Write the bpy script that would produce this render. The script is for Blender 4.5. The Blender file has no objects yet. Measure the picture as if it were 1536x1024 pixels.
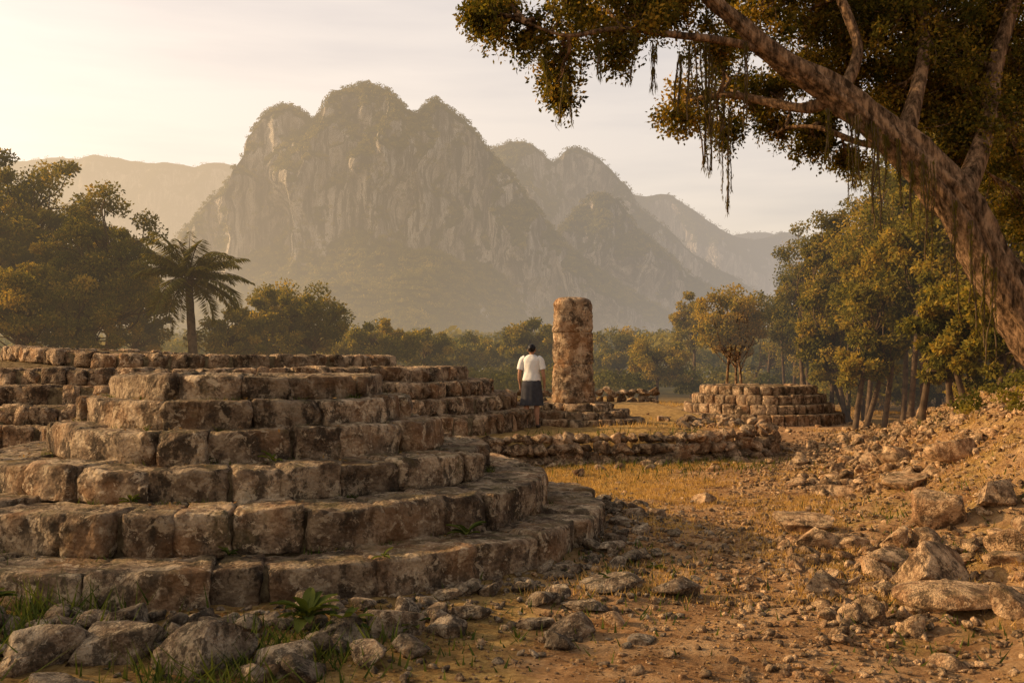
import bpy, bmesh, math, random
import numpy as np
from mathutils import Vector, Matrix
rng=np.random.default_rng(7); random.seed(7)
FPX=1493.0
def W(px,py,Y): return ((px-768)/FPX*Y, Y, 1.7+(545-py)/FPX*Y)

# ---------------- noise ----------------
def _h(ix,iy,iz,s):
    n=(ix*374761393+iy*668265263+iz*1274126177+s*974634777)&0xffffffff
    n=((n^(n>>13))*1103515245)&0xffffffff
    n=((n^(n>>16))*2246822519)&0xffffffff
    n=n^(n>>15)
    return (n&0xffffff)/float(0xffffff)*2-1
def vnoise(P,s=0):
    P=np.asarray(P,float); i=np.floor(P).astype(np.int64); f=P-i; f=f*f*(3-2*f)
    x,y,z=i[...,0],i[...,1],i[...,2]; r=0
    for dx in (0,1):
        wx=f[...,0] if dx else 1-f[...,0]
        for dy in (0,1):
            wy=f[...,1] if dy else 1-f[...,1]
            for dz in (0,1):
                wz=f[...,2] if dz else 1-f[...,2]
                r=r+wx*wy*wz*_h(x+dx,y+dy,z+dz,s)
    return r
def fbm(P,o=4,s=0):
    a=1.0;r=0;t=0;P=np.asarray(P,float)
    for k in range(o):
        r=r+a*vnoise(P*(2.03**k)+k*17.3,s+k); t+=a; a*=.5
    return r/t
def XY(x,y): return np.stack([x,y,np.zeros_like(x)],-1)
def smooth(t): t=np.clip(t,0,1); return t*t*(3-2*t)

# ---------------- mesh helpers ----------------
def link(o): bpy.context.scene.collection.objects.link(o); return o
def mk(name,V,F,mat,sm=False,rnd=None,extra=None,parent=None):
    V=np.ascontiguousarray(V,dtype=np.float32); F=np.ascontiguousarray(F,dtype=np.int32); k=F.shape[1]
    me=bpy.data.meshes.new(name)
    me.vertices.add(len(V)); me.vertices.foreach_set('co',V.ravel())
    me.loops.add(F.size); me.loops.foreach_set('vertex_index',F.ravel())
    me.polygons.add(len(F)); me.polygons.foreach_set('loop_start',np.arange(0,F.size,k,dtype=np.int32))
    me.update(calc_edges=True)
    me.polygons.foreach_set('use_smooth',np.full(len(me.polygons),sm,dtype=bool))
    if rnd is not None:
        a=me.attributes.new('rnd','FLOAT','POINT'); a.data.foreach_set('value',np.ascontiguousarray(rnd,dtype=np.float32))
    if extra:
        for kx,v in extra.items():
            a=me.attributes.new(kx,'FLOAT','POINT'); a.data.foreach_set('value',np.ascontiguousarray(v,dtype=np.float32))
    me.materials.append(mat)
    o=link(bpy.data.objects.new(name,me))
    if parent: o.parent=parent
    return o
def empty(name):
    o=bpy.data.objects.new(name,None); return link(o)
class Acc:
    def __init__(s): s.V=[];s.F=[];s.R=[];s.n=0
    def add(s,V,F,r=0.5):
        s.V.append(V); s.F.append(F+s.n); s.R.append(np.broadcast_to(np.asarray(r,float),(len(V),)).copy()); s.n+=len(V)
    def mk(s,name,mat,sm=False,parent=None):
        return mk(name,np.concatenate(s.V),np.concatenate(s.F),mat,sm,np.concatenate(s.R),None,parent)

# ---------------- materials ----------------
class M:
    def __init__(s,name):
        s.m=bpy.data.materials.new(name); s.m.use_nodes=True; s.t=s.m.node_tree; s.t.nodes.clear()
        s.out=s.n('ShaderNodeOutputMaterial')
    def n(s,ty,**kw):
        nd=s.t.nodes.new(ty)
        for k,v in kw.items():
            if k in('i',): 
                for kk,vv in v.items():
                    if isinstance(vv,bpy.types.NodeSocket): s.t.links.new(vv,nd.inputs[kk])
                    else: nd.inputs[kk].default_value=vv
            else: setattr(nd,k,v)
        return nd
    def pos(s,scale=None):
        g=s.n('ShaderNodeNewGeometry').outputs['Position']
        if scale is None: return g
        return s.n('ShaderNodeVectorMath',operation='MULTIPLY',i={0:g,1:scale}).outputs[0]
    def noise(s,scale,det=4,vec=None,rough=.6,dist=0):
        return s.n('ShaderNodeTexNoise',i={'Vector':vec if vec is not None else s.pos(),'Scale':scale,'Detail':det,'Roughness':rough,'Distortion':dist}).outputs['Fac']
    def vor(s,scale,vec=None,feat='F1'):
        return s.n('ShaderNodeTexVoronoi',feature=feat,i={'Vector':vec if vec is not None else s.pos(),'Scale':scale}).outputs['Distance']
    def ramp(s,fac,stops):
        r=s.n('ShaderNodeValToRGB',i={'Fac':fac}); e=r.color_ramp.elements
        while len(e)<len(stops): e.new(.5)
        for q,(p,c) in zip(e,stops):
            q.position=p; q.color=(c if len(c)==4 else (*c,1)) if not isinstance(c,(int,float)) else (c,c,c,1)
        return r.outputs['Color']
    def mix(s,f,a,b,mode='MIX'):
        nd=s.n('ShaderNodeMix',data_type='RGBA',blend_type=mode)
        for idx,v in ((0,f),(6,a),(7,b)):
            if isinstance(v,bpy.types.NodeSocket): s.t.links.new(v,nd.inputs[idx])
            else: nd.inputs[idx].default_value=v if isinstance(v,(int,float)) else (*v,1) if len(v)==3 else v
        return nd.outputs[2]
    def math(s,op,a,b=0.0,clamp=False):
        nd=s.n('ShaderNodeMath',operation=op,use_clamp=clamp)
        for idx,v in ((0,a),(1,b)):
            if isinstance(v,bpy.types.NodeSocket): s.t.links.new(v,nd.inputs[idx])
            else: nd.inputs[idx].default_value=v
        return nd.outputs[0]
    def attr(s,name='rnd'): return s.n('ShaderNodeAttribute',attribute_name=name).outputs['Fac']
    def nz(s):
        return s.n('ShaderNodeSeparateXYZ',i={0:s.n('ShaderNodeNewGeometry').outputs['Normal']}).outputs['Z']
    def bump(s,h,strength=.5,dist=.02,nrm=None):
        nd=s.n('ShaderNodeBump',i={'Height':h,'Strength':strength,'Distance':dist})
        if nrm is not None: s.t.links.new(nrm,nd.inputs['Normal'])
        return nd.outputs[0]
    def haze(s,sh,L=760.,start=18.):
        # aerial perspective painted into the surface as emission, by distance from world origin
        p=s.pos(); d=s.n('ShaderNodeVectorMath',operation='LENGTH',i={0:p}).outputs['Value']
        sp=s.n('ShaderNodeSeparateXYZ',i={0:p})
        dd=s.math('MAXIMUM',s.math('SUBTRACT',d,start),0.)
        low=s.math('EXPONENT',s.math('MULTIPLY',sp.outputs['Z'],-1/25.))   # painted mist, thicker near the ground
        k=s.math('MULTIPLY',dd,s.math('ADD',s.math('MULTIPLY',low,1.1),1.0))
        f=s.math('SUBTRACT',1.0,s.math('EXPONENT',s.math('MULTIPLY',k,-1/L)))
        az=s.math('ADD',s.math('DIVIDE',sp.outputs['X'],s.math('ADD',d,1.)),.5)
        col=s.ramp(az,[(0,(.92,.68,.43)),(.22,(.77,.57,.37)),(.40,(.56,.425,.285)),(.58,(.50,.405,.31)),(.8,(.52,.44,.37))])  # sun glow painted into the emission colour, warmer and brighter to the left
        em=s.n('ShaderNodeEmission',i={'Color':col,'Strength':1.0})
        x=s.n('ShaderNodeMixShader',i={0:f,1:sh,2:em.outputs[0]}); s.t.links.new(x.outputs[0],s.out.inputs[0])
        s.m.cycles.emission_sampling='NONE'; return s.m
    def fin(s,col,rough=.9,nrm=None,spec=.2,hz=False):
        if spec==0: b=s.n('ShaderNodeBsdfDiffuse'); cn='Color'
        else: b=s.n('ShaderNodeBsdfPrincipled',i={'Roughness':rough,'Specular IOR Level':spec}); cn='Base Color'
        if isinstance(col,bpy.types.NodeSocket): s.t.links.new(col,b.inputs[cn])
        else: b.inputs[cn].default_value=(*col,1)
        if nrm is not None: s.t.links.new(nrm,b.inputs['Normal'])
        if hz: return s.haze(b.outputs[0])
        s.t.links.new(b.outputs[0],s.out.inputs[0]); return s.m

def stone_mat(name,tint=(1,1,1),moss=.5,sc=1.0,lich=.6,orange=.3):
    m=M(name)
    c=m.ramp(m.noise(3.2*sc,7,rough=.74),[(.38,(.08,.060,.042)),(.47,(.18,.14,.10)),(.54,(.29,.24,.175)),(.63,(.42,.36,.275))])
    d=m.ramp(m.noise(4.2*sc,7,vec=m.pos((1.3,1.3,.8)),rough=.76),[(.49,0),(.56,1)])
    c=m.mix(m.math('MULTIPLY',d,.82),c,(.034,.028,.021))
    o=m.ramp(m.noise(1.7*sc,4),[(.50,0),(.62,1)])
    c=m.mix(m.math('MULTIPLY',o,orange),c,(.32,.175,.075))
    g=m.ramp(m.noise(2.3*sc,6,rough=.7),[(.57,0),(.66,1)])
    c=m.mix(m.math('MULTIPLY',g,moss*.6),c,(.10,.095,.035))
    l=m.ramp(m.noise(8*sc,6,rough=.74,dist=.5),[(.55,0),(.585,1)])
    c=m.mix(m.math('MULTIPLY',l,lich),c,(.54,.48,.37))
    v=m.math('ADD',m.math('MULTIPLY',m.attr(),.8),.7)
    c=m.mix(1.0,c,m.n('ShaderNodeCombineColor',i={0:v,1:v,2:v}).outputs[0],'MULTIPLY')
    c=m.mix(1.0,c,tint,'MULTIPLY')
    up=m.math('MULTIPLY',m.math('SUBTRACT',m.nz(),.55,True),m.ramp(m.noise(5*sc,3),[(.45,0),(.6,1)]))
    c=m.mix(m.math('MULTIPLY',up,moss*1.6,True),c,(.20,.16,.06))
    h=m.math('ADD',m.noise(14*sc,7,rough=.78),m.math('MULTIPLY',m.vor(34*sc),.5))
    n1=m.bump(h,1.0,.055/sc)
    return m.fin(c,.92,n1)
stone=stone_mat('weathered_stone',(1.22,1.06,.88),.5)
stone_col=stone_mat('column_stone',(1.35,1.12,.90),.2,1.2,.5,.4)
stone_warm=stone_mat('warm_stone',(1.25,1.03,.82),.4)
rockm=stone_mat('field_rock',(1.02,.93,.82),.2,1.8,.4,.1)
rubble=stone_mat('rubble_rock',(1.5,1.19,.87),.3,2.0,.35,.2)
def leaf_mat(name,stops,trans=.4,hz=True,L=760.):
    m=M(name); a=m.attr()
    c=m.ramp(a,stops)
    b=m.n('ShaderNodeBsdfDiffuse',i={'Color':c})
    tc=m.mix(1.0,c,(1.5,1.35,.6),'MULTIPLY')
    t=m.n('ShaderNodeBsdfTranslucent',i={'Color':tc})
    x=m.n('ShaderNodeMixShader',i={0:trans,1:b.outputs[0],2:t.outputs[0]})
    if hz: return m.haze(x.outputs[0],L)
    m.t.links.new(x.outputs[0],m.out.inputs[0]); return m.m
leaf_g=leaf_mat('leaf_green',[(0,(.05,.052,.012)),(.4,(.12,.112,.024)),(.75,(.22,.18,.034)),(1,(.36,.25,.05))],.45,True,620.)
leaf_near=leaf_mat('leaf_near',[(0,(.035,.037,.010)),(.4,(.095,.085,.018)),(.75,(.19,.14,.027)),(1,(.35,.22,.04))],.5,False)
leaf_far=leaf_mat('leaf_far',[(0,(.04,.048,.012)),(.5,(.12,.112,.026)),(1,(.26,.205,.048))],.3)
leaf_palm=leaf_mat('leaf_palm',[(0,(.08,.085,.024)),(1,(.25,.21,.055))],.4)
leaf_weed=leaf_mat('leaf_weed',[(0,(.035,.055,.015)),(1,(.13,.15,.035))],.35,False)
litter_m=leaf_mat('leaf_litter_mat',[(0,(.10,.05,.02)),(.5,(.26,.14,.05)),(1,(.45,.28,.10))],.2,False)
grass_m=leaf_mat('dry_grass_mat',[(0,(.20,.13,.045)),(.5,(.48,.30,.105)),(1,(.68,.46,.19))],.35,False)
m=M('bark'); pv=m.pos((6,6,1.6))
c=m.ramp(m.noise(2.5,6,vec=pv,rough=.7),[(.38,(.05,.033,.02)),(.5,(.20,.125,.072)),(.62,(.45,.285,.16))])
bark=m.fin(c,.95,m.bump(m.noise(3.5,6,vec=pv,rough=.75),1.0,.08),0)
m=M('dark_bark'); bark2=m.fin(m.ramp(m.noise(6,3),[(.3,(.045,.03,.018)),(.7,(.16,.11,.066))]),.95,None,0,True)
m=M('dark_soil_core'); core_m=m.fin(m.ramp(m.noise(9,6,rough=.7),[(.38,(.09,.062,.033)),(.52,(.22,.16,.088)),(.65,(.32,.245,.13))]),.95,m.bump(m.noise(30,6,rough=.75),1.0,.05),0)

# ---------------- ground ----------------
def Xt(y): return np.interp(y,[0,5,7,10,16,22,30,40,60],[1.9,2.3,2.6,3.1,4.9,7.4,11.5,16,26])
def yf(x): return np.interp(x,[-30,-12,-6,-1.5,1,3,4.2,5],[12,13.2,14.4,16.2,16.9,17.2,18,20])
def H(x,y):
    x=np.asarray(x,float);y=np.asarray(y,float)
    near=smooth((80-np.hypot(x,y))/40)
    z=.05*fbm(XY(x*.8,y*.8),4,3)+.026*fbm(XY(x*5,y*5),3,9)*near
    d=x-Xt(y)
    far=smooth((60-y)/25)
    md=smooth(d/3.6)*far
    z=z+md*(1.05+.12*np.clip(d-3,0,8)*smooth((y-14)/-10+1))+md*.42*fbm(XY(x*1.3,y*1.3),5,5)*smooth((14-d)/10)+.10*smooth(d+.5)*fbm(XY(x*4,y*4),3,6)*near
    t=smooth((y-yf(x))/.22)*smooth((5.1-x)/.5)*smooth((48-y)/14)
    z=z+.45*t
    g=np.hypot(x+2.61,y-9.96)
    z=z+.10*smooth((5.2-g)/1.6)
    lf=smooth((-x-3.5)/3)*smooth((14.5-y)/4)*smooth((y-8)/3)
    z=z+.30*lf*(1-t)
    return z
def pathx(y): return np.interp(y,[0,5,7,12,18,22,34,50],[.9,1.1,1.4,2.6,4.6,5.9,9.6,12])
n=560
u=np.linspace(-9.2,9.2,n); gx=.9*np.sinh(u); gy=9+1.2*np.sinh(np.linspace(-8.9,8.9,n))
GX,GY=np.meshgrid(gx,gy); x=GX.ravel();y=GY.ravel()
z=H(x,y); V=np.stack([x,y,z],-1)
ii=np.arange(n*n).reshape(n,n); F=np.stack([ii[:-1,:-1],ii[:-1,1:],ii[1:,1:],ii[1:,:-1]],-1).reshape(-1,4)
pm=smooth(1.5-np.abs(x-pathx(y))/(1.0+.02*y))*smooth((60-y)/20)
pm=np.maximum(pm,.55*smooth((x-Xt(y)+.6)/.8)*smooth((60-y)/20))
m=M('ground_mat')
dirt=m.ramp(m.noise(1.9,7,rough=.76),[(.38,(.26,.135,.06)),(.5,(.50,.29,.135)),(.62,(.68,.44,.225))])
dirt=m.mix(m.ramp(m.vor(16),[(.10,.55),(.22,0)]),dirt,(.52,.40,.27))
dry=m.ramp(m.noise(7,6,rough=.8),[(.36,(.19,.11,.045)),(.5,(.46,.29,.105)),(.66,(.70,.48,.19))])
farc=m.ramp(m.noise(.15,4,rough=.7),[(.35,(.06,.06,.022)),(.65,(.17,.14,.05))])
pmask=m.ramp(m.math('ADD',m.attr('path'),m.math('MULTIPLY',m.math('SUBTRACT',m.noise(1.1,5,rough=.7),.5),1.6)),[(.35,0),(.6,1)])
c=m.mix(pmask,dry,dirt)
dk=m.ramp(m.noise(.8,6,rough=.7),[(.5,0),(.62,1)])
c=m.mix(m.math('MULTIPLY',dk,.42),c,(.17,.09,.045))
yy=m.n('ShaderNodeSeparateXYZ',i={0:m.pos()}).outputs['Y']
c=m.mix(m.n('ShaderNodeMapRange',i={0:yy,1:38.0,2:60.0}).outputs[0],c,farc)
h=m.math('ADD',m.noise(9,8,rough=.8),m.math('MULTIPLY',m.vor(22),-.25))
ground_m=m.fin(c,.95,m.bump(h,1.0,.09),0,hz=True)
mk('ground',V,F,ground_m,True,None,{'path':pm})

# ---------------- stone blocks ----------------
def block_template(k):
    bm=bmesh.new(); bmesh.ops.create_cube(bm,size=2.0)
    bmesh.ops.subdivide_edges(bm,edges=bm.edges[:],cuts=k,use_grid_fill=True)
    V=np.array([v.co[:] for v in bm.verts]); bm.verts.ensure_lookup_table()
    F=np.array([[v.index for v in f.verts] for f in bm.faces]); bm.free()
    V=np.sign(V)*(1-(1-np.abs(V))**1.35)
    return V,F
TB12=block_template(17); TB6=block_template(7)
def blk(T,w,h,dp,r,seed,amp):
    V=T[0]*np.array([w/2,dp/2,h/2]); half=np.array([w/2,dp/2,h/2])
    r=min(r,half.min()*.9); inn=np.clip(V,-(half-r),half-r); d=V-inn
    L=np.linalg.norm(d,axis=1,keepdims=True); V=np.where(L>1e-6,inn+d/np.maximum(L,1e-6)*r,V)
    q=V+seed*3.71
    nn=np.stack([fbm(q*3.0,2,11),fbm(q*3.0,2,23),fbm(q*3.0,2,37)],-1)
    n2=np.stack([fbm(q*11,4,51),fbm(q*11,4,63),fbm(q*11,4,77)],-1)
    for k in range(3): # chipped corners
        c=np.array([np.sign(math.sin(seed*7+k*3))*rng.uniform(.2,1),-1.,np.sign(math.cos(seed*11+k*5))*rng.uniform(.5,1)]); c/=np.linalg.norm(c); off=(half*np.abs(c)).sum()-rng.uniform(.01,3.2*amp)
        V=V-np.maximum(V@c-off,0)[:,None]*c
    return V+nn*amp*1.3*np.array([.7,1.4,.7])+n2*amp*1.15
def ring(acc,T,cx,cy,R,z0,z1,wmin,wmax,dp,amp=.03,zfun=None,wob=.03,r=.05):
    a=rng.uniform(0,6.28); end=a+2*math.pi
    while a<end-1e-3:
        w=rng.uniform(wmin,wmax); da=w/R
        if a+da>end-wmin*.6/R: da=end-a
        w=da*R; h=z1-z0
        V=blk(T,w-.010,h+.002+rng.normal(0,.008),dp*rng.uniform(.9,1.1),r*rng.uniform(.6,1.4),rng.uniform(0,100),amp)
        zt=V[:,2]+(z0+z1)/2+rng.normal(0,.008)+rng.normal(0,.02)*V[:,0]
        ang=a+da/2+V[:,0]/R+rng.normal(0,.02)*V[:,1]/max(w,.2)
        rr=R-dp/2-V[:,1]+rng.normal(0,wob)
        X=cx+rr*np.cos(ang);Y=cy+rr*np.sin(ang)
        if zfun is not None: zt=zt+zfun(X,Y)
        acc.add(np.stack([X,Y,zt],-1),T[1][:,::-1],rng.random())
        a+=da
def disc(acc,cx,cy,R,z0,z1,zfun=None,nr=14,na=72):
    rr=np.concatenate([np.linspace(0,R,nr),[R]]); zz=np.concatenate([np.full(nr,z1),[z0]])
    A=np.linspace(0,2*np.pi,na,endpoint=False); RR,AA=np.meshgrid(rr,A,indexing='ij'); ZZ=np.repeat(zz[:,None],na,1)
    X=cx+RR*np.cos(AA);Y=cy+RR*np.sin(AA); ZZ=ZZ+.03*fbm(np.stack([X*3,Y*3,ZZ],-1),3,5)
    if zfun is not None: ZZ=ZZ+zfun(X,Y)
    V=np.stack([X,Y,ZZ],-1).reshape(-1,3); i=np.arange((nr+1)*na).reshape(nr+1,na); j=np.roll(i,-1,1)
    acc.add(V,np.stack([i[:-1],i[1:],j[1:],j[:-1]],-1).reshape(-1,4),.5)
def platform(name,cx,cy,tiers,T,wr,dp,amp,base,zfun=None,mat=None,r=.05,wob=.03):
    e=empty(name); A=Acc(); C=Acc(); zb=base
    for i,(R,z) in enumerate(tiers):
        ring(A,T,cx,cy,R,zb-.03,z,wr[0],wr[1],dp,amp,zfun,wob,r)
        disc(C,cx,cy,R-.10,zb-.1,z-.035,zfun)
        zb=z
    A.mk('stone_courses',mat or stone,True,e); C.mk('earth_core',core_m,True,e)
TIERS=[(3.5,.35),(2.96,.64),(2.36,.885),(1.82,1.15),(1.54,1.385),(1.29,1.59)]
platform('round_stepped_stone_platform',-2.61,9.96,TIERS,TB12,(.34,.88),.6,.021,.0,r=.036,wob=.028)
zf=lambda X,Y:.16*smooth((-X-6.5)/3)*smooth((4.6-np.hypot(X+6.43,Y-21.04))/.5)
platform('round_stepped_stone_platform',-6.43,21.04,[(7.0,.80),(6.5,1.08),(6.0,1.36),(5.5,1.62),(3.9,1.86)],TB6,(.2,.45),.6,.036,.42,zf,stone_warm)
platform('round_stepped_stone_platform',7.25,29.4,[(2.45,.30),(2.15,.56),(1.9,.82),(1.70,1.07)],TB6,(.3,.5),.4,.012,-.1,None,stone_warm,r=.07,wob=.008)

# ---------------- rocks ----------------
def rock_t(sub,seed,flat=.7):
    r=np.random.default_rng(seed); bm=bmesh.new(); bmesh.ops.create_icosphere(bm,subdivisions=sub,radius=1)
    V=np.array([v.co[:] for v in bm.verts]); F=np.array([[v.index for v in f.verts] for f in bm.faces]); bm.free()
    for k in range(18):
        nn=r.normal(size=3); nn/=np.linalg.norm(nn); d=r.uniform(.45,.8)
        q=V@nn-d; V=V-np.maximum(q,0)[:,None]*nn*.98
    V=V*1.15+.09*np.stack([fbm(V*1.6+seed,4,1),fbm(V*1.6+seed,4,2),fbm(V*1.6+seed,4,3)],-1)
    V=V+.035*np.stack([fbm(V*6+seed,4,1),fbm(V*6+seed,4,2),fbm(V*6+seed,4,3)],-1)
    V[:,2]*=flat; return V,F
RB=[rock_t(4,i+1,.75) for i in range(8)]; RM=[rock_t(3,i+31,.65) for i in range(12)]; RS=[rock_t(2,i+61,.6) for i in range(8)]; RT=[rock_t(1,i+91,.6) for i in range(5)]
def eul(rx,ry,rz):
    cx,sx=np.cos(rx),np.sin(rx);cy,sy=np.cos(ry),np.sin(ry);cz,sz=np.cos(rz),np.sin(rz);o=np.zeros_like(cx);l=np.ones_like(cx)
    A=np.stack([l,o,o,o,cx,-sx,o,sx,cx],-1).reshape(-1,3,3);B=np.stack([cy,o,sy,o,l,o,-sy,o,cy],-1).reshape(-1,3,3)
    C=np.stack([cz,-sz,o,sz,cz,o,o,o,l],-1).reshape(-1,3,3); return C@B@A
def bake(acc,T,P,S,tilt=.25):
    N=len(P)
    if N==0: return
    R=eul(rng.normal(0,tilt,N),rng.normal(0,tilt,N),rng.uniform(0,6.28,N)); idx=rng.integers(0,len(T),N)
    for k in range(len(T)):
        s=idx==k; c=s.sum()
        if not c: continue
        Vt,Ft=T[k]; V=(Vt[None]*S[s][:,None,:])@R[s].transpose(0,2,1)+P[s][:,None,:]
        F=(Ft[None]+(np.arange(c)*len(Vt))[:,None,None]).reshape(-1,3)
        acc.add(V.reshape(-1,3),F,np.repeat(rng.random(c),len(Vt)))
def S3(s,a=.35): return s[:,None]*np.stack([np.ones_like(s),rng.uniform(1-a,1,len(s)),rng.uniform(.6,1,len(s))],-1)
def drop(x,y,s,sink=.25): return np.stack([x,y,H(x,y)+s*(.5-sink)*.9],-1)
# rocks at foot of the stepped platform
A=Acc()
N=190; a=rng.uniform(math.radians(185),math.radians(385),N); rr=3.6+np.abs(rng.normal(0,.38,N)); x=-2.61+rr*np.cos(a);y=9.96+rr*np.sin(a)
s=rng.uniform(.05,.15,N); bake(A,RM,drop(x,y,s),S3(s))
N=26; x=rng.uniform(-3.9,-.2,N); y=rng.uniform(5.0,6.2,N); s=rng.uniform(.08,.2,N); bake(A,RB,drop(x,y,s),S3(s))
N=1500; a=rng.uniform(math.radians(185),math.radians(400),N); rr=3.5+np.abs(rng.normal(0,.9,N)); x=-2.61+rr*np.cos(a);y=9.96+rr*np.sin(a)
s=rng.uniform(.012,.05,N); bake(A,RS,drop(x,y,s),S3(s))
A.mk('fallen_stones',rockm,True)
# terrace wall
A=Acc(); xs=np.linspace(-1.8,4.35,38)
px_=list(xs)+[4.6,4.85,5.0,5.1,5.15,5.2]; py_=list(yf(xs)-.02)+[18.6,19.1,19.7,20.3,21,21.8]
px_=np.array(px_);py_=np.array(py_)
for lv,(zz,sz) in enumerate([(.06,.2),(.25,.18),(.42,.15)]):
    N=len(px_); j=rng.normal(0,.025,(N,2)); s=rng.uniform(.75,1.15,N)*sz*1.0
    P=np.stack([px_+j[:,0]+lv*.03+(lv%2)*.08,py_+j[:,1]-.06+lv*.04,np.full(N,zz)+rng.normal(0,.015,N)],-1)
    bake(A,RM,P,np.stack([s*1.1,s*1.0,s*1.05],-1),.3)
N=110; t=rng.integers(0,len(px_),N); s=rng.uniform(.05,.15,N); x=px_[t]+rng.normal(0,.25,N); y=py_[t]-.1-np.abs(rng.normal(0,.4,N)); bake(A,RM,drop(x,y,s),S3(s))
N=80; x=rng.uniform(3.2,5.6,N); y=rng.uniform(19,22.5,N); s=rng.uniform(.06,.2,N); bake(A,RM,drop(x,y,s),S3(s))
A.mk('rubble_retaining_wall',stone_warm,True)
# far low wall
A=Acc()
for lv in range(2):
    x=np.arange(-1.5,4.8,.36); N=len(x); s=rng.uniform(.2,.27,N); y=32+.08*x; bake(A,RM,np.stack([x,y+rng.normal(0,.05,N),.50+lv*.24+rng.normal(0,.03,N)],-1),np.stack([s,s,s*.8],-1),.4)
A.mk('low_stone_wall',stone_warm,True)
# rubble slope
A=Acc()
N=5200; y=3.5+rng.random(N)**1.1*24; d=-.5+rng.random(N)**1.3*6.5; x=Xt(y)+d; s=rng.uniform(.03,.11,N)*(1+1.2*(rng.random(N)>.91)); 
keep=fbm(XY(x*.6,y*.6),2,44)+.03*(y-9)>-.1; x,y,s=x[keep],y[keep],s[keep]; bake(A,RM,drop(x,y,s,.3),S3(s,.5),.4)
N=16000; y=3.5+rng.random(N)**1.2*22; x=Xt(y)+rng.uniform(-1.2,6,N); s=rng.uniform(.01,.05,N); bake(A,RS,drop(x,y,s),S3(s))
A.mk('rubble_slope_stones',rubble,True)
# path stones
A=Acc()
N=1100; y=4.5+rng.random(N)**1.2*24; x=pathx(y)+rng.normal(0,1.3,N); s=rng.uniform(.015,.06,N)*(1+1.2*(rng.random(N)>.93)); g=np.hypot(x+2.61,y-9.96)>3.6; x,y,s=x[g],y[g],s[g]; bake(A,RS,drop(x,y,s),S3(s))
N=13000; y=4.2+rng.random(N)**1.3*14; x=pathx(y)+rng.normal(0,1.5,N); s=rng.uniform(.005,.018,N); g=np.hypot(x+2.61,y-9.96)>3.6; x,y,s=x[g],y[g],s[g]; bake(A,RT,drop(x,y,s),S3(s))
A.mk('gravel',rubble,True)
def boulder(px,py,w,seed,fl=.7,mat=rubble,asp=.8):
    # px,py: where its foot stands on the terrain
    Y=5.0
    for _ in range(400):
        X=(px-768)/FPX*Y; zz=float(H(np.array([X]),np.array([Y]))[0])
        if 545+(1.7-zz)/Y*FPX<=py: break
        Y+=.04
    T=rock_t(4,seed,fl); s=w/FPX*Y/2/.85
    V=T[0]*np.array([s,s*asp,s]); V[:,:]+=np.array([X,Y+s*.5,zz+s*.38*fl]); mk('boulder',V,T[1],mat,True,np.full(len(V),.6+.3*rng.random()))
for b in [(1415,795,100,5,.75),(1215,800,90,8,.5),(1240,826,75,13,.6),(1402,885,115,21,.65),(1455,915,150,25,.25),(1330,850,80,33,.4),(1505,760,70,37,.7),(1370,735,80,41,.4),(1440,690,90,47,.5),(1350,690,60,52,.5),(1280,822,50,58,.6),(1520,850,60,62,.5),(1260,745,60,66,.35),(1060,755,40,70,.5)]:
    boulder(*b)
for b in [(45,1005,130,103,.6),(165,1000,150,107,.55),(300,1005,140,111,.6),(420,1018,110,115,.5),(580,952,100,119,.55),(670,958,70,123,.55),(860,960,75,127,.6),(930,885,90,131,.4),(1020,895,75,135,.5),(800,945,50,139,.5),(960,965,45,142,.5),(705,930,60,145,.5),(880,915,60,148,.4)]:
    boulder(*b,mat=rockm)

# ---------------- grass ----------------
def blades(acc,x,y,h,w=.006,z=None,spread=.4):
    N=len(x); z=H(x,y) if z is None else z; a=rng.uniform(0,6.28,N); l=rng.normal(0,spread,(N,2))*h[:,None]
    b=np.stack([x,y,z-.01],-1); sd=np.stack([np.cos(a),np.sin(a),0*a],-1)*w*(.6+rng.random(N))[:,None]
    tip=b+np.stack([l[:,0],l[:,1],h],-1)
    V=np.stack([b-sd,b+sd,tip],1).reshape(-1,3); acc.add(V,np.arange(3*N).reshape(-1,3),np.repeat(rng.random(N),3))
def tuft(cx,cy,k,sp): 
    x=np.repeat(cx,k)+rng.normal(0,sp,len(cx)*k); y=np.repeat(cy,k)+rng.normal(0,sp,len(cx)*k); return x,y
A=Acc()
N=8500; cy=7+rng.random(N)**1.1*13; cx=rng.uniform(-.5,3.9,N); k=(np.hypot(cx+2.61,cy-9.96)>3.9)&(cx<Xt(cy)+.2)&(cy<yf(cx)-.2)
pmk=np.abs(cx-pathx(cy))/(1.1); k&=(fbm(XY(cx*.9,cy*.9),3,12)+pmk*.55-.50+.25*rng.normal(size=N)>0); cx,cy=cx[k],cy[k]
x,y=tuft(cx,cy,12,.05); blades(A,x,y,rng.uniform(.015,.075,len(x)),.005)
N=3800; cy=4.5+rng.random(N)**1.2*20; cx=Xt(cy)+rng.uniform(-.8,6,N); k=fbm(XY(cx*.8,cy*.8),3,15)>.06; cx,cy=cx[k],cy[k]
x,y=tuft(cx,cy,14,.06); blades(A,x,y,rng.uniform(.015,.08,len(x)),.005)
N=1500; cx=rng.uniform(-14,-3.5,N); cy=rng.uniform(10,15.5,N); k=np.hypot(cx+2.61,cy-9.96)>3.7; x,y=tuft(cx[k],cy[k],12,.08); blades(A,x,y,rng.uniform(.05,.2,len(x)),.008)
N=2800; cx=rng.uniform(-8,14,N); cy=rng.uniform(19,45,N); k=(np.hypot(cx+6.43,cy-21)>7.2)&(np.hypot(cx-7.25,cy-29.4)>2.6)&(fbm(XY(cx*.5,cy*.5),3,18)>.1)&(np.hypot(cx-.38,cy-19.3)>.9); x,y=tuft(cx[k],cy[k],12,.12); blades(A,x,y,rng.uniform(.04,.14,len(x)),.010)
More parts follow.
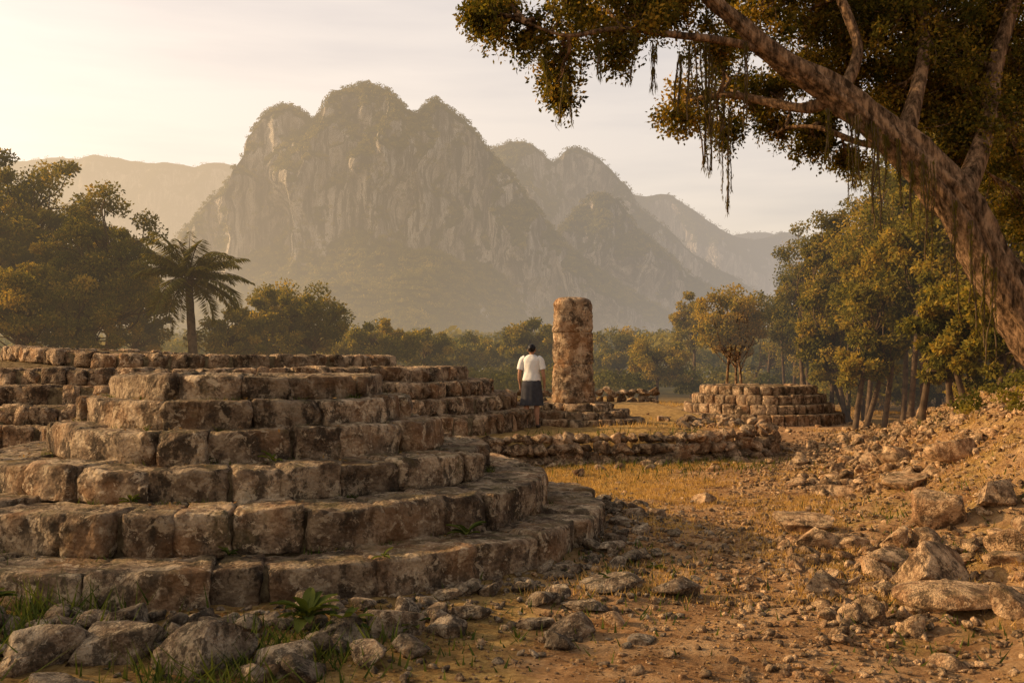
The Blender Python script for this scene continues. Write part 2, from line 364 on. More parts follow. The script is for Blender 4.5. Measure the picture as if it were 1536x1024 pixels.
A.mk('dry_grass',grass_m)
A=Acc()
for (X,Y,r,k,hh) in [(-3.2,5.6,.35,300,.28),(-1.6,5.5,.3,400,.22),(-1.0,5.7,.2,200,.18),(-3.0,6.4,.3,300,.3),(-.5,6.1,.4,200,.1),(.7,6.9,.5,250,.1),(-3.4,7.2,.4,400,.35),(.9,8.2,.4,200,.1),(1.0,16.2,.9,400,.15),(2.4,16.4,.9,400,.18),(3.6,16.9,.6,300,.16),(9,18,1.2,500,.2),(10.5,20,1.4,500,.25),(2.6,6.2,.5,200,.09),(3.4,8.4,.5,250,.1),(4.2,10.5,.6,250,.12)]:
    x=X+rng.normal(0,r,k);y=Y+rng.normal(0,r,k); blades(A,x,y,rng.uniform(.3,1,k)*hh,.008,None,.5)
for i in range(5): # weeds rooted where each step meets the next course
    R=TIERS[i+1][0]+.02; N=34; a=rng.uniform(0,6.28,N); a=np.repeat(a,14)+rng.normal(0,.018,N*14); r_=R+np.abs(rng.normal(0,.03,N*14))
    blades(A,-2.61+r_*np.cos(a),9.96+r_*np.sin(a),rng.uniform(.02,.075,N*14),.005,np.full(N*14,TIERS[i][1]-.015),.6)
A.mk('green_grass',leaf_weed)
def leafquads(C,D,Nn,L,Wd):
    D=D/np.linalg.norm(D,axis=1,keepdims=True); S=np.cross(D,Nn); S/=np.maximum(np.linalg.norm(S,axis=1,keepdims=True),1e-6)
    L=np.asarray(L)[:,None];Wd=np.asarray(Wd)[:,None]
    V=np.stack([C,C+D*L*.45+S*Wd*.5,C+D*L,C+D*L*.45-S*Wd*.5],1).reshape(-1,3)
    return V,np.arange(len(C)*4).reshape(-1,4)
def runit(N): v=rng.normal(size=(N,3)); return v/np.linalg.norm(v,axis=1,keepdims=True)
A=Acc(); N=9000; y=4.6+rng.random(N)**1.4*10; x=rng.uniform(-.45,.55,N)*y+.3; k=(np.hypot(x+2.61,y-9.96)>3.6)&(fbm(XY(x*1.4,y*1.4),3,71)>-.1); x,y=x[k],y[k]; N=len(x)
D=runit(N)*[1,1,.25]; V,F=leafquads(np.stack([x,y,H(x,y)+.012],-1),D,np.array([0,0,1.])+rng.normal(0,.3,(N,3)),rng.uniform(.018,.05,N),rng.uniform(.008,.02,N)); A.add(V,F,np.repeat(rng.random(N),4))
N=700; a=rng.uniform(0,6.28,N); ti=rng.integers(0,5,N); r_=np.array([t[0] for t in TIERS])[ti+1]+rng.uniform(.02,.35,N); V,F=leafquads(np.stack([-2.61+r_*np.cos(a),9.96+r_*np.sin(a),np.array([t[1] for t in TIERS])[ti]+.015],-1),runit(N)*[1,1,.2],np.array([0,0,1.])+rng.normal(0,.3,(N,3)),rng.uniform(.02,.05,N),rng.uniform(.01,.02,N)); A.add(V,F,np.repeat(rng.random(N),4))
A.mk('leaf_litter',litter_m)
def weed(X,Y,Z,size,nl):
    A=Acc()
    for i in range(nl):
        a=rng.uniform(0,6.28); el=rng.uniform(.4,1.3); L=size*rng.uniform(.6,1.1); w=L*.3
        ts=np.linspace(0,1,7); ang=el-ts*1.0; rr=np.cumsum(np.cos(ang))/7*L; zz=np.cumsum(np.sin(ang))/7*L
        d=np.array([math.cos(a),math.sin(a),0]); s=np.array([-d[1],d[0],0])
        cp=np.array([X,Y,Z])+rr[:,None]*d+zz[:,None]*np.array([0,0,1]); ww=(np.sin(np.pi*np.clip(ts*.92+.06,0,1))**.8*w/2)[:,None]
        V=np.concatenate([cp-s*ww+[0,0,.01],cp,cp+s*ww+[0,0,.01]]); q=np.arange(6)
        F=np.concatenate([np.stack([q,q+7,q+8,q+1],-1),np.stack([q+7,q+14,q+15,q+8],-1)]); A.add(V,F,rng.random())
    A.mk('broadleaf_plant',leaf_weed,True)
for (X,Y,Z,s,k) in [(-1.25,6.1,.14,.26,24),(-1.0,6.0,.12,.18,16),(-1.95,8.12,.9,.13,9),(-2.5,8.15,.9,.12,8),(-2.9,7.6,.64,.10,8),(-.35,7.75,.36,.19,12),(-2.0,7.05,.34,.10,7),(-3.4,6.3,.12,.3,16),(.75,7.35,.06,.16,10),(-3.4,7.2,.3,.14,8),(-.9,7.0,.34,.10,6),(-.6,6.1,.08,.14,10),(1.15,8.0,.05,.12,9)]: weed(X,Y,Z,s,k)

# ---------------- trees ----------------
def tube(P,R,sides=8,noise=0,seed=0):
    P=np.asarray(P,float);R=np.asarray(R,float);n=len(P); T=np.gradient(P,axis=0); T/=np.maximum(np.linalg.norm(T,axis=1,keepdims=True),1e-9)
    ref=np.array([0.,1.,.15]); A=np.cross(T,ref); A/=np.maximum(np.linalg.norm(A,axis=1,keepdims=True),1e-9); B=np.cross(T,A)
    th=np.linspace(0,2*np.pi,sides,endpoint=False)
    rad=np.repeat(R[:,None],sides,1)
    if noise:
        q=np.stack([np.repeat(np.cos(th)[None],n,0)*1.6,np.repeat(np.sin(th)[None],n,0)*1.6,np.repeat(np.arange(n)[:,None]*.14,sides,1)],-1)
        rad=rad*(1+noise*fbm(q*1.5,3,seed))
    V=P[:,None,:]+rad[...,None]*(np.cos(th)[None,:,None]*A[:,None,:]+np.sin(th)[None,:,None]*B[:,None,:])
    i=np.arange(n*sides).reshape(n,sides); j=np.roll(i,-1,1)
    return V.reshape(-1,3),np.stack([i[:-1],j[:-1],j[1:],i[1:]],-1).reshape(-1,4)
def spline(P,n):
    P=np.asarray(P,float); t=np.linspace(0,len(P)-1,n); i=np.clip(t.astype(int),0,len(P)-2); f=(t-i)[:,None]
    p0=P[np.maximum(i-1,0)];p1=P[i];p2=P[i+1];p3=P[np.minimum(i+2,len(P)-1)]
    return .5*(2*p1+(p2-p0)*f+(2*p0-5*p1+4*p2-p3)*f*f+(3*p1-p0-3*p2+p3)*f**3)
def branch(acc,a,b,r0,r1,sag=.1,n=8,sides=5):
    a=np.array(a);b=np.array(b);L=np.linalg.norm(b-a); m1=a*.66+b*.34+rng.normal(0,.08,3)*L+[0,0,sag*L];m2=a*.33+b*.67+rng.normal(0,.08,3)*L+[0,0,sag*L*.8]
    P=spline([a,m1,m2,b],n); V,F=tube(P,np.linspace(r0,r1,n),sides); acc.add(V,F); return P
def clump_leaves(L,c,rc,k,leaf,flat=.75,base=.5,shell=.45):
    d=runit(k); rad=rc*rng.random(k)**shell; P=c+d*rad[:,None]*np.array([1,1,flat])
    nn=d*.8+runit(k)*.8+np.array([0,0,.4]); D=runit(k)+d*.5+np.array([0,0,-.25]); s=leaf*rng.uniform(.6,1.35,k)
    V,F=leafquads(P,D,nn,s,s*.55); 
    r=np.clip(base+.22*rng.normal(size=k)+.12*d[:,2],0,1); L.add(V,F,np.repeat(r,4))
def make_tree(name,base,top,crowns,ncl,lpc,leaf,tr,lm=leaf_g,bm_=None,multi=1,tone=.5,rcf=.3):
    e=empty(name); B=Acc(); L=Acc(); trunks=[]
    for q in range(multi):
        b=np.array(base)+(rng.normal(0,.4,3)*[1,1,0] if multi>1 else 0); t=np.array(top)+(rng.normal(0,.35,3)*[1,1,.5] if multi>1 else 0)
        mid=b*.5+t*.5+rng.normal(0,.04,3)*np.linalg.norm(t-b)*[1,1,0]
        P=spline([b,mid,t],16); R=np.linspace(tr,tr*.35,16); R[0]*=1.35
        V,F=tube(P,R,8,.25,q); B.add(V,F); trunks.append(P)
    w=np.array([c[3]*c[4]*c[5] for c in crowns]); w/=w.sum()
    for k in range(ncl):
        c=crowns[rng.choice(len(crowns),p=w)]; d=runit(1)[0]; rad=rng.uniform(.25,1.12)**.6
        cc=np.array(c[:3])+d*rad*np.array(c[3:6]); rc=rcf*(c[3]+c[5])/2*rng.uniform(.45,1.3)
        P=trunks[k%multi]; ts=P[int(rng.uniform(.45,1)*15)]
        if ts[2]>cc[2]+.3: ts=P[8]
        branch(B,ts,cc,tr*.22,.012,.08)
        clump_leaves(L,cc,rc,int(lpc*rng.uniform(.6,1.3)),leaf,.7,tone+.2*rng.normal())
    B.mk('trunk_and_limbs',bm_ or bark2,True,e); L.mk('foliage',lm,False,e)
def H1(x,y): return float(H(np.array([x]),np.array([y]))[0])
def T_px(name,cx,Y,top,bot,halfw,nc=3,**kw):
    X,_,zt=W(cx,top,Y); zb=W(cx,bot,Y)[2]; hw=halfw/FPX*Y; cr=[]
    hz=(zt-zb)/2; cz=(zt+zb)/2
    cr.append((X,Y,cz+hz*.15,hw*.75,hw*.75,hz*.85))
    for i in range(nc):
        a=rng.uniform(0,6.28); cr.append((X+math.cos(a)*hw*.5,Y+math.sin(a)*hw*.5,cz+rng.uniform(-.45,.35)*hz,hw*.5,hw*.5,hz*.5))
    g=H1(X,Y)
    make_tree(name,(X+rng.normal(0,.2),Y,g-.1),(X,Y,cz+hz*.3),cr,**kw)
# left trees
T_px('added_shade_tree',45,36,228,520,130,6,ncl=230,lpc=330,leaf=.125,tr=.24,rcf=.24)
T_px('added_shade_tree',155,33,285,530,95,5,ncl=150,lpc=300,leaf=.12,tr=.2,rcf=.26)
T_px('added_shade_tree',-80,33,235,520,130,4,ncl=110,lpc=300,leaf=.13,tr=.2,rcf=.26)
T_px('added_shade_tree',25,30,390,550,90,4,ncl=75,lpc=300,leaf=.12,tr=.12)
T_px('added_shade_tree',205,36,400,555,65,3,ncl=60,lpc=300,leaf=.12,tr=.12)
T_px('added_shade_tree',110,31,420,555,70,3,ncl=55,lpc=300,leaf=.12,tr=.12)
T_px('added_shade_tree',440,40,430,556,100,6,ncl=150,lpc=300,leaf=.125,tr=.16,multi=2,rcf=.28)
T_px('added_shade_tree',345,37,465,556,70,3,ncl=65,lpc=260,leaf=.12,tr=.1)
T_px('added_shade_tree',560,46,480,558,80,3,ncl=90,lpc=260,leaf=.14,tr=.1)
T_px('added_shade_tree',640,50,495,560,60,3,ncl=60,lpc=220,leaf=.15,tr=.1)
T_px('added_shade_tree',795,52,482,556,55,3,ncl=70,lpc=220,leaf=.15,tr=.1)
T_px('added_shade_tree',710,56,505,562,55,2,ncl=50,lpc=200,leaf=.16,tr=.1)
T_px('added_shade_tree',930,56,495,565,60,2,ncl=55,lpc=200,leaf=.16,tr=.1)
T_px('added_shade_tree',985,44,510,580,60,2,ncl=60,lpc=200,leaf=.12,tr=.1,tone=.75)
# right mid pale tree
T_px('added_shade_tree',1100,38,430,550,78,4,ncl=100,lpc=200,leaf=.12,tr=.07,multi=3,tone=.8,bm_=bark)
T_px('added_shade_tree',1035,48,440,530,42,3,ncl=50,lpc=200,leaf=.14,tr=.1,tone=.65)
# right forest
for (cx,Y,tp,bt,hw,nc,k) in [(1215,36,335,580,65,3,95),(1270,30,300,575,75,4,110),(1330,27,220,565,85,4,115),(1400,24,190,560,90,4,110),(1480,22,190,545,100,5,105),(1560,21,180,520,110,4,80),(1240,29,420,595,55,3,66),(1310,25,400,595,70,3,72),(1500,19,400,570,90,3,66),(1180,42,385,585,55,3,60),(1400,30,150,420,110,4,80),(1520,27,100,400,110,4,80),(1420,20,420,590,70,3,60),
   (1230,40,430,600,70,3,60),(1330,36,420,600,90,3,70),(1440,33,420,600,90,3,70),(1550,30,420,600,90,3,60),(1160,46,450,590,55,2,46),(1460,25,50,330,95,4,90),(1550,23,40,330,95,3,80)]:
    T_px('added_shade_tree',cx,Y,tp,bt,hw,nc,ncl=k,lpc=250,leaf=.105,tr=.085,multi=3,tone=.6 if Y<33 else .4,rcf=.29)
# two unseen trees added left of the view to shade the foreground
make_tree('added_shade_tree',(-14.5,7.0,0),(-14.3,7,3.2),[(-14.3,7,4.0,2.6,3.0,1.7),(-13.2,5.2,3.6,1.6,1.6,1.1)],30,220,.13,.2)
make_tree('added_shade_tree',(-15.5,3.6,0),(-15.3,3.6,3.6),[(-15.3,3.6,4.8,2.6,2.2,1.7)],28,260,.13,.2)

# palm
def palm(X,Y,ztop,L=1.9,nf=24):
    e=empty('palm_tree'); B=Acc(); A=Acc(); g=H1(X,Y)
    P=spline([(X+.3,Y,g-.1),(X+.15,Y,ztop*.5),(X,Y,ztop)],20); V,F=tube(P,np.linspace(.17,.11,20)*(1+.08*(np.arange(20)%2)),10); B.add(V,F)
    for i in range(nf):
        a=i*2.4+rng.normal(0,.1); el=rng.uniform(-.7,1.35); l=L*rng.uniform(.8,1.15); n_=26
        ang=el-np.linspace(0,1,n_)**1.3*rng.uniform(.8,1.4); rr=np.cumsum(np.cos(ang))*l/n_; zz=np.cumsum(np.sin(ang))*l/n_
        d=np.array([math.cos(a),math.sin(a),0]); s=np.array([-d[1],d[0],0]); cp=np.array([X,Y,ztop])+rr[:,None]*d+zz[:,None]*[0,0,1.]
        V,F=tube(cp,np.linspace(.02,.004,n_),4); B.add(V,F)
        t=np.linspace(0,1,n_); 
        for sg in (-1,1):
            for sub in (0,.33,.66):
                c=cp[3:-1]+(cp[4:]-cp[3:-1])*sub; k=len(c); ll=(.42*np.sin(np.pi*np.clip(t[3:-1]*.85+.12,0,1))+.06)*l*.62*rng.uniform(.8,1.1,k)
                D=sg*s+d*.55+np.array([0,0,-.55])+rng.normal(0,.12,(k,3)); Nn=np.array([0,0,1.])+rng.normal(0,.2,(k,3))
                V,F=leafquads(c,D,Nn,ll,np.full(k,.05)); A.add(V,F,np.repeat(np.clip(.5+.2*rng.normal(size=k),0,1),4))
    B.mk('trunk',bark2,True,e); A.mk('fronds',leaf_palm,False,e)
X,Y,Z=W(282,418,31); palm(X,Y,Z,1.95,38)

# big near tree
e=empty('banyan_tree'); B=Acc(); L=Acc()
YT=12.0
TP=np.array([W(1700,760,YT),W(1625,600,YT),W(1560,500,YT),W(1500,415,YT),W(1440,310,YT),W(1355,218,YT),W(1262,142,YT),W(1165,78,YT-.1),W(1085,10,YT-.2),W(1010,-60,YT-.3)])
TP[0,2]=H1(TP[0,0],12)-.2
P=spline(TP,90); t=np.linspace(0,1,90); R=np.interp(t,[0,.12,.3,.5,.7,.85,1],[.5,.36,.29,.235,.16,.1,.06])
V,F=tube(P,R,36,.5,3); B.add(V,F,.5)
for k in range(7): # fused strands along trunk
    a=k*.9; ph=t*(2.2+.5*math.sin(k)); off=np.stack([np.cos(a+ph)*R*.8,np.sin(a+ph)*R*.8,.4*np.sin(a+ph)*R],-1)
    V,F=tube((P+off)[:76],(R*(.22+.12*(k%3)/2))[:76],10,.5,k+9); B.add(V,F,.5)
ends=[]
def limb(pts,r0,r1):
    Q=spline([W(*p) for p in pts],30); V,F=tube(Q,np.linspace(r0,r1,30),10,.3,len(ends)); B.add(V,F,.5); ends.append(Q); return Q
limb([(1262,142,12),(1210,160,12.2),(1150,150,12.5),(1090,140,12.6),(1030,150,12.8)],.09,.02)
limb([(1165,78,11.9),(1100,60,11.8),(1020,50,11.6),(930,40,11.4),(850,50,11.2),(790,30,11.2)],.06,.012)
limb([(1355,218,12),(1380,130,12.3),(1390,50,12.6),(1370,-60,13)],.12,.05)
limb([(1440,310,12),(1480,200,12.4),(1500,90,12.7),(1540,-40,13)],.15,.07)
limb([(1355,218,12),(1300,215,12.3),(1230,190,12.6),(1180,190,12.8)],.05,.02)
limb([(1262,142,12),(1290,70,12.2),(1260,-20,12.4),(1250,-90,12.6)],.08,.04)
allp=np.concatenate([P[36:]]+ends)
regs=[(745,20,45),(735,0,30),(720,10,22),(800,45,48),(845,95,38),(838,135,22),(890,30,55),(950,20,50),(925,75,28),(1010,10,55),(1070,60,40),(1015,175,30),(1050,150,38),(1085,195,24),(1120,150,40),(1160,130,34),(1170,190,28),(1225,215,26),(1150,0,70),(1230,30,75),(1310,30,85),(1320,110,60),(1390,50,90),(1470,60,110),(1540,100,100),(1400,140,65),(1470,180,80),(1530,240,80),(1350,5,90),(1250,-10,80),(1080,-30,70),(1000,-20,50),(950,-40,50),(850,-20,50),(1400,-80,120),(1200,-90,100),(1550,-60,120),(1235,185,30),(1540,330,55),(1275,238,20),(1440,100,90),(1500,20,100),(1205,100,34),(1340,150,45),(1430,220,45),(1260,90,45),(1100,100,30)]
for (px,py,r) in regs:
    # crown sits mostly behind the leaning trunk so that trunk and limbs show below it
    Y=12.9+rng.uniform(-.5,1.2) if px>1040 else 11.6+rng.uniform(-.5,.8)
    rm=r/FPX*Y; c=np.array(W(px,py,Y)); ns=max(5,int(r*(.62 if px>1120 else .42)))
    j=np.argmin(np.linalg.norm(allp-c,axis=1)); Q=branch(B,allp[j],c,.028,.010,.03,10,5)
    for s in range(ns):
        d=runit(1)[0]; cc=c+d*rm*rng.uniform(.3,1.2)*np.array([1,.9,.85])
        branch(B,Q[rng.integers(4,10)],cc,.009,.003,.0,6,4)
        clump_leaves(L,cc,rng.uniform(.13,.30),int(rng.uniform(80,165)),.056,.8,.5+.24*rng.normal(),.7)
        if rng.random()<.4: # drooping sprig
            e2=cc+np.array([rng.normal(0,.06),rng.normal(0,.06),-rng.uniform(.15,.4)]); branch(B,cc,e2,.004,.002,0,5,3); clump_leaves(L,(cc+e2)/2,.09,25,.05,2.0,.5)
B.mk('trunk_and_limbs',bark,True,e); L.mk('foliage',leaf_near,False,e)
Vn=Acc(); Vl=Acc()
vines=[(1052,60,255,12),(1062,60,245,12.1),(1068,80,255,12),(1088,140,290,12),(1097,160,318,12.2),(980,60,130,11.3),(950,50,120,11.3),(945,60,100,11.4),(1035,60,160,11.6),(1310,180,320,11.8),(1316,190,350,11.7),(1390,230,390,11.5),(1400,240,410,11.5),(1432,300,470,11.6),(1350,220,300,11.7),(1370,240,330,11.7),(848,120,178,11),(820,90,140,11),(1245,160,250,11.7),(1120,60,190,11.7),(1475,380,520,11.6),(1290,170,280,11.7),(1455,330,500,11.5),(1075,100,220,11.8),(1020,80,170,11.6),(900,60,110,11.3),(1330,200,280,11.7),(1490,400,540,11.5),(1278,160,300,11.9)]
for (px,p0,p1,Y) in vines:
    for rep in range(3):
        a=np.array(W(px+rng.normal(0,3),p0,Y)); b=np.array(W(px+rng.normal(0,5),p1+rng.uniform(-50,10)*rep,Y)); n_=24; s=np.linspace(0,1,n_)[:,None]; Pp=a*(1-s)+b*s
        Pp[:,0]+=.03*fbm(np.stack([Pp[:,2]*3,0*Pp[:,2]+px+rep*9,0*Pp[:,2]],-1),3,5); Pp[:,1]+=.02*vnoise(np.stack([Pp[:,2]*4,0*Pp[:,2]+px,0*Pp[:,2]+9],-1))
        V,F=tube(Pp,np.full(n_,.007)*rng.uniform(.6,1.5),4); Vn.add(V,F)
        k=80; q=Pp[(rng.random(k)**1.2*n_).astype(int)]+rng.normal(0,.011,(k,3)); V,F=leafquads(q,runit(k)*.35+[0,0,-1.2],runit(k),rng.uniform(.03,.11,k),np.full(k,.009)); Vl.add(V,F,.45)
Vn.mk('hanging_roots',bark2,True,e); Vl.mk('hanging_moss',leaf_near,False,e)

# ---------------- mountains ----------------
m=M('mountain_mat')
nzv=m.math('ADD',m.nz(),m.math('MULTIPLY',m.math('SUBTRACT',m.noise(.06,6,rough=.78),.5),1.6))
veg=m.ramp(nzv,[(.36,0),(.46,1)])
rk=m.ramp(m.noise(.09,7,vec=m.pos((1,1,.3)),rough=.76),[(.41,(.16,.135,.10)),(.5,(.46,.39,.30)),(.59,(.78,.68,.54))])
rk=m.mix(m.ramp(m.noise(.28,5,vec=m.pos((1,1,.12)),rough=.76),[(.49,0),(.55,.9)]),rk,(.06,.058,.032))
vg=m.ramp(m.noise(.35,6,rough=.78),[(.40,(.018,.025,.006)),(.60,(.18,.165,.042))])
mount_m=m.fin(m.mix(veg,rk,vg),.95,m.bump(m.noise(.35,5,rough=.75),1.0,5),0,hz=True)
forestM=[]
def mountain(name,sky,Y0,seed,flare=1.0,trees=3000,cliff=1.0,nx=420,tsz=2.6,q=60,xpad=0):
    sky=np.array(sky,float); px=np.linspace(sky[0,0],sky[-1,0],nx); py=np.interp(px,sky[:,0],sky[:,1])
    k=np.exp(-np.linspace(-2,2,5)**2); k/=k.sum(); py=np.convolve(np.pad(py,2,'edge'),k,'valid')
    X=(px-768)/FPX*Y0; S=1.7+(545-py)/FPX*Y0
    S=S+Y0*.003*fbm(XY(X/Y0*50,X*0),4,seed)
    k=np.hanning(61);k/=k.sum(); Ss=np.convolve(np.pad(S,30,'edge'),k,'valid')
    kn=np.array([(.9,.3),(.5,.6),(.2,.86),(.06,.98),(0,1.),(-.05,.965),(-.09,.85),(-.13,.70),(-.17,.56),(-.23,.45),(-.34,.38),(-.55,.27),(-1.,.13),(-1.6,.04),(-2.1,-.03)])
    nv=160; tt=np.linspace(0,len(kn)-1,nv); o=np.interp(tt,range(len(kn)),kn[:,0]); zf_=np.interp(tt,range(len(kn)),kn[:,1])
    o=np.convolve(np.pad(o,2,'edge'),np.ones(5)/5,'valid'); 
    XX=np.repeat(X[None],nv,0); YY=Y0+o[:,None]*Ss[None]*flare; bl=np.interp(zf_,[0,.4,.8,1],[0,0,.8,1])[:,None]; ZZ=zf_[:,None]*(S[None]*bl+Ss[None]*(1-bl))
    sc=Y0/500.
    cw=np.exp(-((zf_-.68)/.3)**2)*(o<.05); cw=cw[:,None]
    fl=1-np.abs(fbm(np.stack([XX/(38*sc),ZZ/(110*sc),YY*0],-1),4,seed+5))*2.6
    YY=YY-cw*cliff*34*sc*fl - cw*12*sc*fbm(np.stack([XX/(9*sc),ZZ/(14*sc),YY*0],-1),5,seed+8)
    lw=(o<.0)[:,None]*np.exp(-((zf_-.3)/.2)**2)[:,None]
    ZZ=ZZ+lw*19*sc*fbm(np.stack([XX/(40*sc),YY/(40*sc),0*XX],-1),5,seed+3)
    XX=XX+cw*5*sc*fbm(np.stack([XX/(15*sc),ZZ/(15*sc),0*XX],-1),3,seed+2)
    V=np.stack([XX,YY,ZZ],-1); Vf=V.reshape(-1,3); i=np.arange(nx*nv).reshape(nv,nx)
    F=np.stack([i[1:,:-1],i[1:,1:],i[:-1,1:],i[:-1,:-1]],-1).reshape(-1,4)
    mk(name,Vf,F,mount_m,True)
    c=Vf[F]; nr=np.cross(c[:,1]-c[:,0],c[:,3]-c[:,0]); ar=np.linalg.norm(nr,axis=1); nz=np.abs(nr[:,2])/np.maximum(ar,1e-9); cen=c.mean(1)
    okm=(nz+.45*fbm(cen/(30*sc),3,7)>.40)&(cen[:,2]>0)&(cen[:,1]<Y0+15*sc)
    p=ar*okm*(1+.6*(cen[:,2]>.6*Vf[:,2].max())); p/=p.sum(); ch=rng.choice(len(F),trees,p=p)
    forestM.append((cen[ch],tsz*sc**.7*rng.uniform(.5,1.25,trees),q))
mountain('limestone_mountain',[(150,470),(215,420),(262,375),(300,330),(345,272),(372,235),(385,203),(402,182),(420,170),(440,164),(460,173),(470,183),(482,172),(500,152),(520,136),(550,124),(575,134),(598,152),(612,165),(628,168),(642,155),(655,148),(672,158),(695,178),(712,198),(735,229),(765,258),(790,292),(810,327),(850,370),(900,410),(960,445),(1020,480)],500,3,trees=12500,tsz=1.7,q=32,nx=520)
mountain('limestone_hill',[(800,400),(835,350),(862,312),(885,294),(905,288),(925,298),(945,325),(962,352),(1000,390),(1050,425),(1110,465)],560,12,trees=2400,nx=260,q=26,tsz=1.8)
mountain('karst_ridge',[(600,330),(690,240),(740,228),(765,218),(790,218),(812,230),(832,242),(850,228),(870,218),(890,230),(915,250),(940,280),(965,318),(1000,348),(1040,380),(1085,412),(1130,440),(1180,470)],760,20,trees=4500,nx=300,q=18,tsz=1.8)
mountain('karst_ridge',[(850,320),(920,300),(955,295),(985,290),(1005,292),(1035,318),(1070,345),(1100,356),(1130,362),(1170,352),(1200,356),(1250,380),(1320,400),(1400,430),(1560,470)],1150,33,trees=2400,nx=240,q=12,tsz=1.8)
mountain('far_hills',[(-300,300),(-150,270),(-40,250),(60,240),(120,234),(180,236),(240,246),(290,250),(320,243),(350,245),(400,262),(480,300),(600,350)],1300,41,flare=.6,trees=3200,cliff=.5,nx=240,q=12,tsz=1.8)
mountain('far_hills',[(1000,400),(1100,352),(1150,350),(1200,360),(1300,350),(1450,330),(1600,350),(1800,400)],1600,55,trees=500,cliff=.3,nx=160,q=12,tsz=2.0)
def blobs(acc,P,S,q,lf=.38):
    n_=len(P)
    d=runit(n_*q).reshape(n_,q,3); d[...,2]=np.abs(d[...,2])*.95-.15
    rad=rng.uniform(.7,1.05,(n_,q,1))*(1+.45*vnoise(d*2.3+np.arange(n_)[:,None,None]*7.7)[...,None])
    C=(P[:,None]+d*rad*S[:,None,None]*np.array([1,1,.95])+np.array([0,0,.35])*S[:,None,None]).reshape(-1,3)
    nn=(d.reshape(-1,3)+runit(n_*q)*.7); D=np.cross(nn,runit(n_*q)); L=np.repeat(S,q)*lf*rng.uniform(.6,1.4,n_*q)
    V,F=leafquads(C-D/np.linalg.norm(D,axis=1,keepdims=True)*L[:,None]*.5,D,nn,L,L*.75)
    acc.add(V,F,np.repeat(np.clip(np.repeat(rng.uniform(.05,.95,n_),q)+.12*rng.normal(size=n_*q),0,1),4))
A=Acc()
for P_,S_,q in forestM: blobs(A,P_,S_,q)
A.mk('mountain_forest',leaf_far)
A=Acc()
N=850; Y=60+rng.random(N)*60; X=(rng.uniform(-.62,.62,N))*Y; s=(1.3+.010*(Y-60))*rng.uniform(.5,1.4,N)
blobs(A,np.stack([X,Y,s*.9],-1),s,340,.16)
N=3600; Y=110+rng.random(N)*210; X=(rng.uniform(-.62,.62,N))*Y; s=(2.0+.010*(Y-110))*rng.uniform(.5,1.4,N); blobs(A,np.stack([X,Y,s*.9],-1),s,90,.27)
N=340; Y=rng.uniform(44,62,N); X=rng.uniform(-.55,.6,N)*Y; s=rng.uniform(.4,1.1,N); blobs(A,np.stack([X,Y,s*.4],-1),s,400,.15)
A.mk('distant_forest',leaf_far)
A=Acc()
N=90; Y=rng.uniform(13,30,N); X=Xt(Y)+rng.uniform(2.4,6,N); s=rng.uniform(.12,.38,N); blobs(A,np.stack([X,Y,H(X,Y)+s*.2],-1),s,260,.2)
N=190; Y=rng.uniform(29,44,N); X=Y*rng.uniform(.32,.62,N); s=rng.uniform(.5,1.4,N); blobs(A,np.stack([X,Y,H(X,Y)+s*.5],-1),s,480,.14)
A.mk('low_shrubs',leaf_g)

# ---------------- stele ----------------
def stele():
    e=empty('stone_stele'); cx,cy=1.29,21.0; A=Acc()
    segs=[(.87,1.70,.455,.43),(1.69,2.36,.435,.405),(2.35,3.10,.41,.34)]
    for i,(z0,z1,r0,r1) in enumerate(segs):
        nz_=30; na=56; T=np.linspace(0,1,nz_); th=np.linspace(0,2*np.pi,na,endpoint=False)
        if i==2: rt=r0*(1-.13*T**1.5); rt=rt*np.sqrt(np.clip(1-np.clip((T-.84)/.17,0,1)**2.4,.02,1))
        else: rt=r0+(r1-r0)*T
        ed=np.minimum(T,1-T)*(z1-z0); rt=rt-(.03*np.exp(-ed/.015) if i<2 else .03*np.exp(-T*(z1-z0)/.015))
        sq=(np.abs(np.cos(th))**3.0+np.abs(np.sin(th))**3.0)**(-1/3.0)
        X=rt[:,None]*sq[None]*np.cos(th)[None]*1.0;Yq=rt[:,None]*sq[None]*np.sin(th)[None]*.8; Z=np.repeat((z0+(z1-z0)*T)[:,None],na,1)
        X=np.concatenate([X,X[-1:]*.02]);Yq=np.concatenate([Yq,Yq[-1:]*.02]);Z=np.concatenate([Z,Z[-1:]])
        P3=np.stack([X,Yq,Z],-1); cut=fbm(P3*2.2+5,3,9); P3=P3*np.stack([1+.07*cut,1+.07*cut,1+0*cut],-1)
        P3=P3+.05*np.stack([fbm(P3*3,4,1),fbm(P3*3,4,2),.3*fbm(P3*3,3,3)],-1)+.04*np.stack([fbm(P3*11,4,4),fbm(P3*11,4,5),0*X],-1)
        P3=P3+np.array([cx+[0,.008,-.012][i],cy,0]); n0=nz_+1; ix=np.arange(n0*na).reshape(n0,na); jx=np.roll(ix,-1,1)
        A.add(P3.reshape(-1,3),np.stack([ix[:-1],jx[:-1],jx[1:],ix[1:]],-1).reshape(-1,4),.45+.2*rng.random())
    A.mk('column_drums',stone_col,True,e)
    B_=Acc(); C=Acc(); zb=.44
    for R,z in [(1.35,.58),(1.05,.73),(.75,.88)]:
        ring(B_,TB6,cx+.1,cy,R,zb-.03,z,.25,.45,.45,.025,None,.03,.04); disc(C,cx+.1,cy,R-.1,zb-.1,z-.03); zb=z
    B_.mk('base_stones',stone_warm,True,e); C.mk('base_core',core_m,True,e)
stele()

